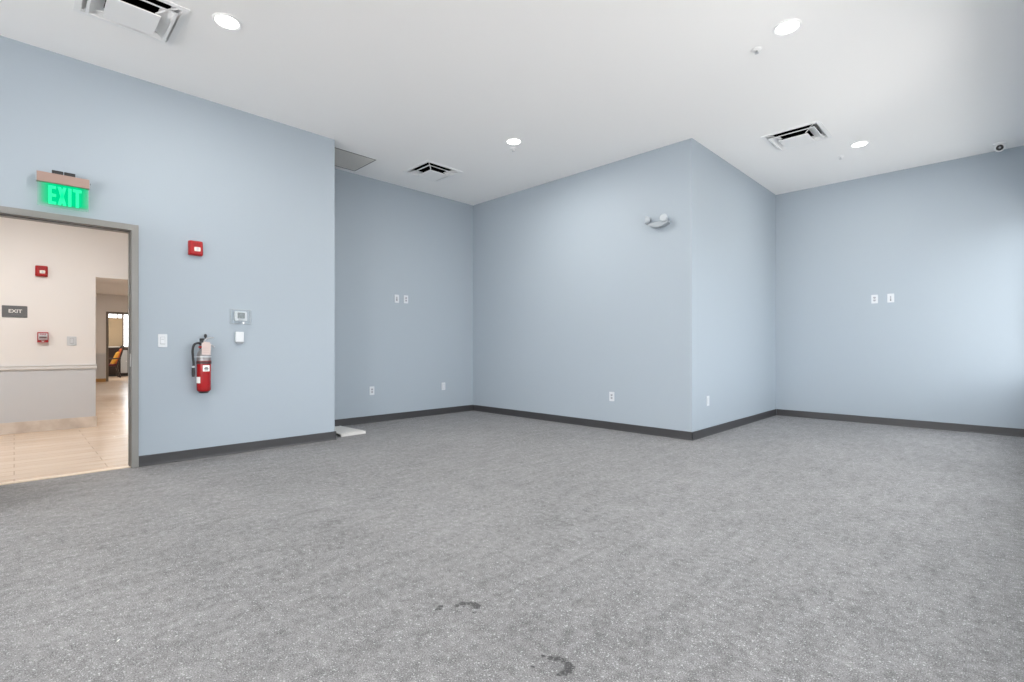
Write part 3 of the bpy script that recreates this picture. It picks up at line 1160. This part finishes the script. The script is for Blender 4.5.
# ------------------------------------------------------------------ fire extinguisher on its bracket
t = empty('fire_extinguisher', (XL, 1.321, .657), PI / 2, 'red fire extinguisher with black hose hung on the wall by the doorway', 'fire extinguisher')
CY = -.078                         # cylinder axis, out from the wall
AX = Matrix.Translation((0, CY, 0))
rc = .061
bm = bmesh.new()
lathe(bm, [(0, .018), (.050, .018), (rc - .002, .026), (rc, .036), (rc, .318), (0, .318)], 40, AX)
cy = obj('cylinder', bm, REDM, t, smooth=True)
bm = bmesh.new()
prism(bm, rrect(.056, .060, .003, cx=.006, cz=.245), 'y', CY - rc - .0025, CY - rc + .012)
lb = obj('label', bm, PAPER, cy, label='white square label with a dark emblem')
bm = bmesh.new()
prism(bm, [(.006 + .019 * math.cos(PI * k / 10), .240 + .016 * math.sin(PI * k / 10)) for k in range(11)], 'y', CY - rc - .0035, CY - rc)
bx(bm, -.010, .022, CY - rc - .0035, CY - rc, .226, .234)
obj('emblem', bm, BLACK, lb)
bm = bmesh.new()
lathe(bm, [(rc + .0008, .10), (rc + .0012, .101), (rc + .0012, .160), (rc + .0008, .161)], 60, AX)
for f in [f for f in bm.faces if not (-.065 < f.calc_center_median().x < -.040 and f.calc_center_median().y < CY + .01)]:
    bm.faces.remove(f)
obj('instruction_label', bm, PAPER, cy)
bm = bmesh.new()
lathe(bm, [(0, 0), (.036, 0), (.044, .010), (.050, .020), (0, .020)], 32, AX)
obj('foot', bm, BLACK, t, smooth=True)
bm = bmesh.new()
lathe(bm, [(rc, .286), (rc + .0035, .288), (rc + .0035, .312), (rc, .314)], 40, AX)
obj('strap', bm, mat('dark_red_band', (.05, .006, .008), .4), t, smooth=True)
bm = bmesh.new()
lathe(bm, [(0, .318), (rc - .001, .318), (rc - .001, .372), (rc - .006, .396), (rc - .020, .420), (.028, .436), (.020, .442), (0, .442)], 40, AX)
sh = obj('shoulder', bm, mat('dull_silver', (.27, .26, .26), .4, metal=.4), t, smooth=True, label='silver grey upper shell')
bm = bmesh.new()
lathe(bm, [(rc, .352), (rc + .004, .354), (rc + .004, .362), (rc, .364)], 40, AX)
tube(bm, [(-.060, CY, .358), (-.085, CY - .01, .356)], .004, 8)
obj('band', bm, WHITE, sh, smooth=True)
bm = bmesh.new()
lathe(bm, [(0, .436), (.020, .436), (.020, .462), (.027, .466), (.027, .486), (.018, .500), (0, .500)], 24, AX)
va = obj('valve', bm, CHROME, t, smooth=True)
bm = bmesh.new()
lathe(bm, [(0, 0), (.017, 0), (.017, .012), (0, .013)], 20, Matrix.Translation((.0, CY - .024, .474)) @ Matrix.Rotation(PI / 2, 4, 'X'))
obj('gauge', bm, RED, va)
bm = bmesh.new()
tube(bm, [(-.008, CY, .498), (.030, CY - .004, .490), (.070, CY - .006, .474), (.092, CY - .006, .452)], [.008, .007, .006, .005], 8)
obj('carry_handle', bm, CHROME, t, smooth=True)
bm = bmesh.new()
tube(bm, [(.0, CY, .505), (.020, CY - .004, .538), (.060, CY - .006, .548), (.086, CY - .008, .546)], [.008, .007, .006, .005], 8)
obj('squeeze_lever', bm, CHROME, t, smooth=True)
bm = bmesh.new()
lathe(bm, [(0, .545), (.010, .548), (.014, .560), (.013, .574), (.006, .582), (0, .583)], 16, Matrix.Translation((.014, CY, 0)))
tube(bm, [(.006, CY, .50), (.014, CY, .55)], .006, 8)
obj('knob', bm, BLACK, t, smooth=True)
bm = bmesh.new()
prism(bm, [(-.033, .380), (.040, .376), (.044, .470), (.034, .500), (-.018, .506), (-.034, .486)], 'y', CY - rc - .010, CY - rc - .008)
tg = obj('inspection_tag', bm, PINKTAG, t, label='pale pink inspection tag')
bm = bmesh.new()
for k in range(4):
    bx(bm, -.022, .030, CY - rc - .0106, CY - rc - .0095, .400 + k * .017, .404 + k * .017)
obj('printed_lines', bm, mat('tag_print', (.50, .38, .36), .7), tg)
bm = bmesh.new()
bx(bm, -.052, -.020, CY - .030, CY - .022, .446, .462)
obj('safety_pin', bm, RED, t)
bm = bmesh.new()
tube(bm, spline([(-.016, CY, .478), (-.050, CY - .004, .494), (-.082, CY - .006, .478), (-.096, CY - .006, .430), (-.094, CY - .004, .360), (-.088, CY - .002, .290), (-.090, CY, .262)], 6), .0105, 12)
hz = obj('hose', bm, BLACK, t, smooth=True)
bm = bmesh.new()
lathe(bm, [(0, .270), (.012, .270), (.013, .258), (.013, .250), (0, .250)], 16, Matrix.Translation((-.090, CY, 0)))
obj('coupling', bm, WHITE, t, smooth=True)
bm = bmesh.new()
lathe(bm, [(0, .252), (.013, .252), (.015, .200), (.012, .165), (.010, .163), (0, .163)], 16, Matrix.Translation((-.090, CY, 0)))
obj('nozzle', bm, BLACK, t, smooth=True)
bm = bmesh.new()
bx(bm, -.020, .020, -.006, 0, .28, .54)
bx(bm, -.014, .014, CY + .02, 0, .454, .462)
obj('wall_bracket', bm, BLACK, t, bevel=.002)

# ------------------------------------------------------------------ emergency light with two heads
t = empty('emergency_light', (-3.000, YB, 2.645), 0, 'white twin-head emergency light on the back wall near the projecting corner', 'emergency light')
bm = bmesh.new()
pts = [(-.138, .010), (-.130, -.014), (-.100, -.034), (-.050, -.050), (0, -.056), (.050, -.046), (.100, -.028), (.130, -.010), (.138, .010), (.120, .018), (-.120, .018)]
prism(bm, pts, 'y', -.085, 0)
obj('body', bm, mat('grey_white_plastic', (.31, .345, .375), .4), t, bevel=.012, bseg=3)
obj('test_panel', box(-.03, .03, -.0865, -.084, -.036, -.022), GREYP, t)


def head(x, z, rz, tilt):
    M = Matrix.Translation((x, -.075, z)) @ Matrix.Rotation(rz, 4, 'Z') @ Matrix.Rotation(PI / 2 + tilt, 4, 'X')
    bm = bmesh.new()
    lathe(bm, [(0, -.044), (.026, -.042), (.038, -.030), (.045, .006), (.047, .020), (.044, .022), (.041, .014), (0, .010)], 28, M)
    h_ = obj('lamp_head', bm, mat('grey_white_head', (.42, .46, .49), .4), t, smooth=True)
    bm = bmesh.new()
    lathe(bm, [(0, .024), (.024, .022), (.042, .018), (.042, .011), (0, .011)], 28, M)
    obj('lens', bm, mat('ribbed_lamp_lens', (.46, .50, .53), .25, coat=.2), h_, smooth=True)
    bm = bmesh.new()
    tube(bm, [(x, -.05, z - .060), (x, -.062, z - .04), (x, -.068, z - .02)], .011, 8)
    obj('yoke', bm, mat('yoke_grey', (.34, .36, .38), .4), h_, smooth=True)


head(.075, .050, R(8), R(-6))
head(-.158, .066, R(-62), R(-6))

# ------------------------------------------------------------------ on the floor
t = empty('floor_panel', (-5.80, 3.015, 0), R(4), 'flat white panel lying on the floor at the end of the doorway wall', 'panel')
WP = mat('dusty_white_metal', (.60, .59, .57), .5, bump=(40, .2, .003))
bm = bmesh.new()
bx(bm, -.60, -.045, -.17, .17, .028, .034)
bx(bm, -.050, .0, -.17, .17, .020, .026)
for k in range(6):
    xx = -.54 + k * .09
    bx(bm, xx - .005, xx + .005, -.15, .15, .034, .0365)
obj('sheet', bm, WP, t, bevel=.002)
bm = bmesh.new()
bx(bm, -.010, .006, -.172, .172, .0, .034)
bx(bm, -.006, .012, -.172, .172, .0, .006)
obj('front_lip', bm, WP, t, bevel=.002)
obj('back_lip', box(-.606, -.594, -.172, .172, 0, .030), WP, t, bevel=.002)
obj('side_lip', box(-.60, .0, .162, .172, 0, .030), WP, t, bevel=.002)
bm = bmesh.new()
pts = [(-.006, .004), (-.003, .006), (.007, -.003), (.005, -.005), (-.002, .0)]
prism(bm, pts, 'z', 0.0, .003)
o = obj('paper_scrap', bm, PAPER, loc=(-2.365, .276, 0), label=None)
tag(o, 'tiny white scrap of paper on the grey floor at lower left', 'scrap')
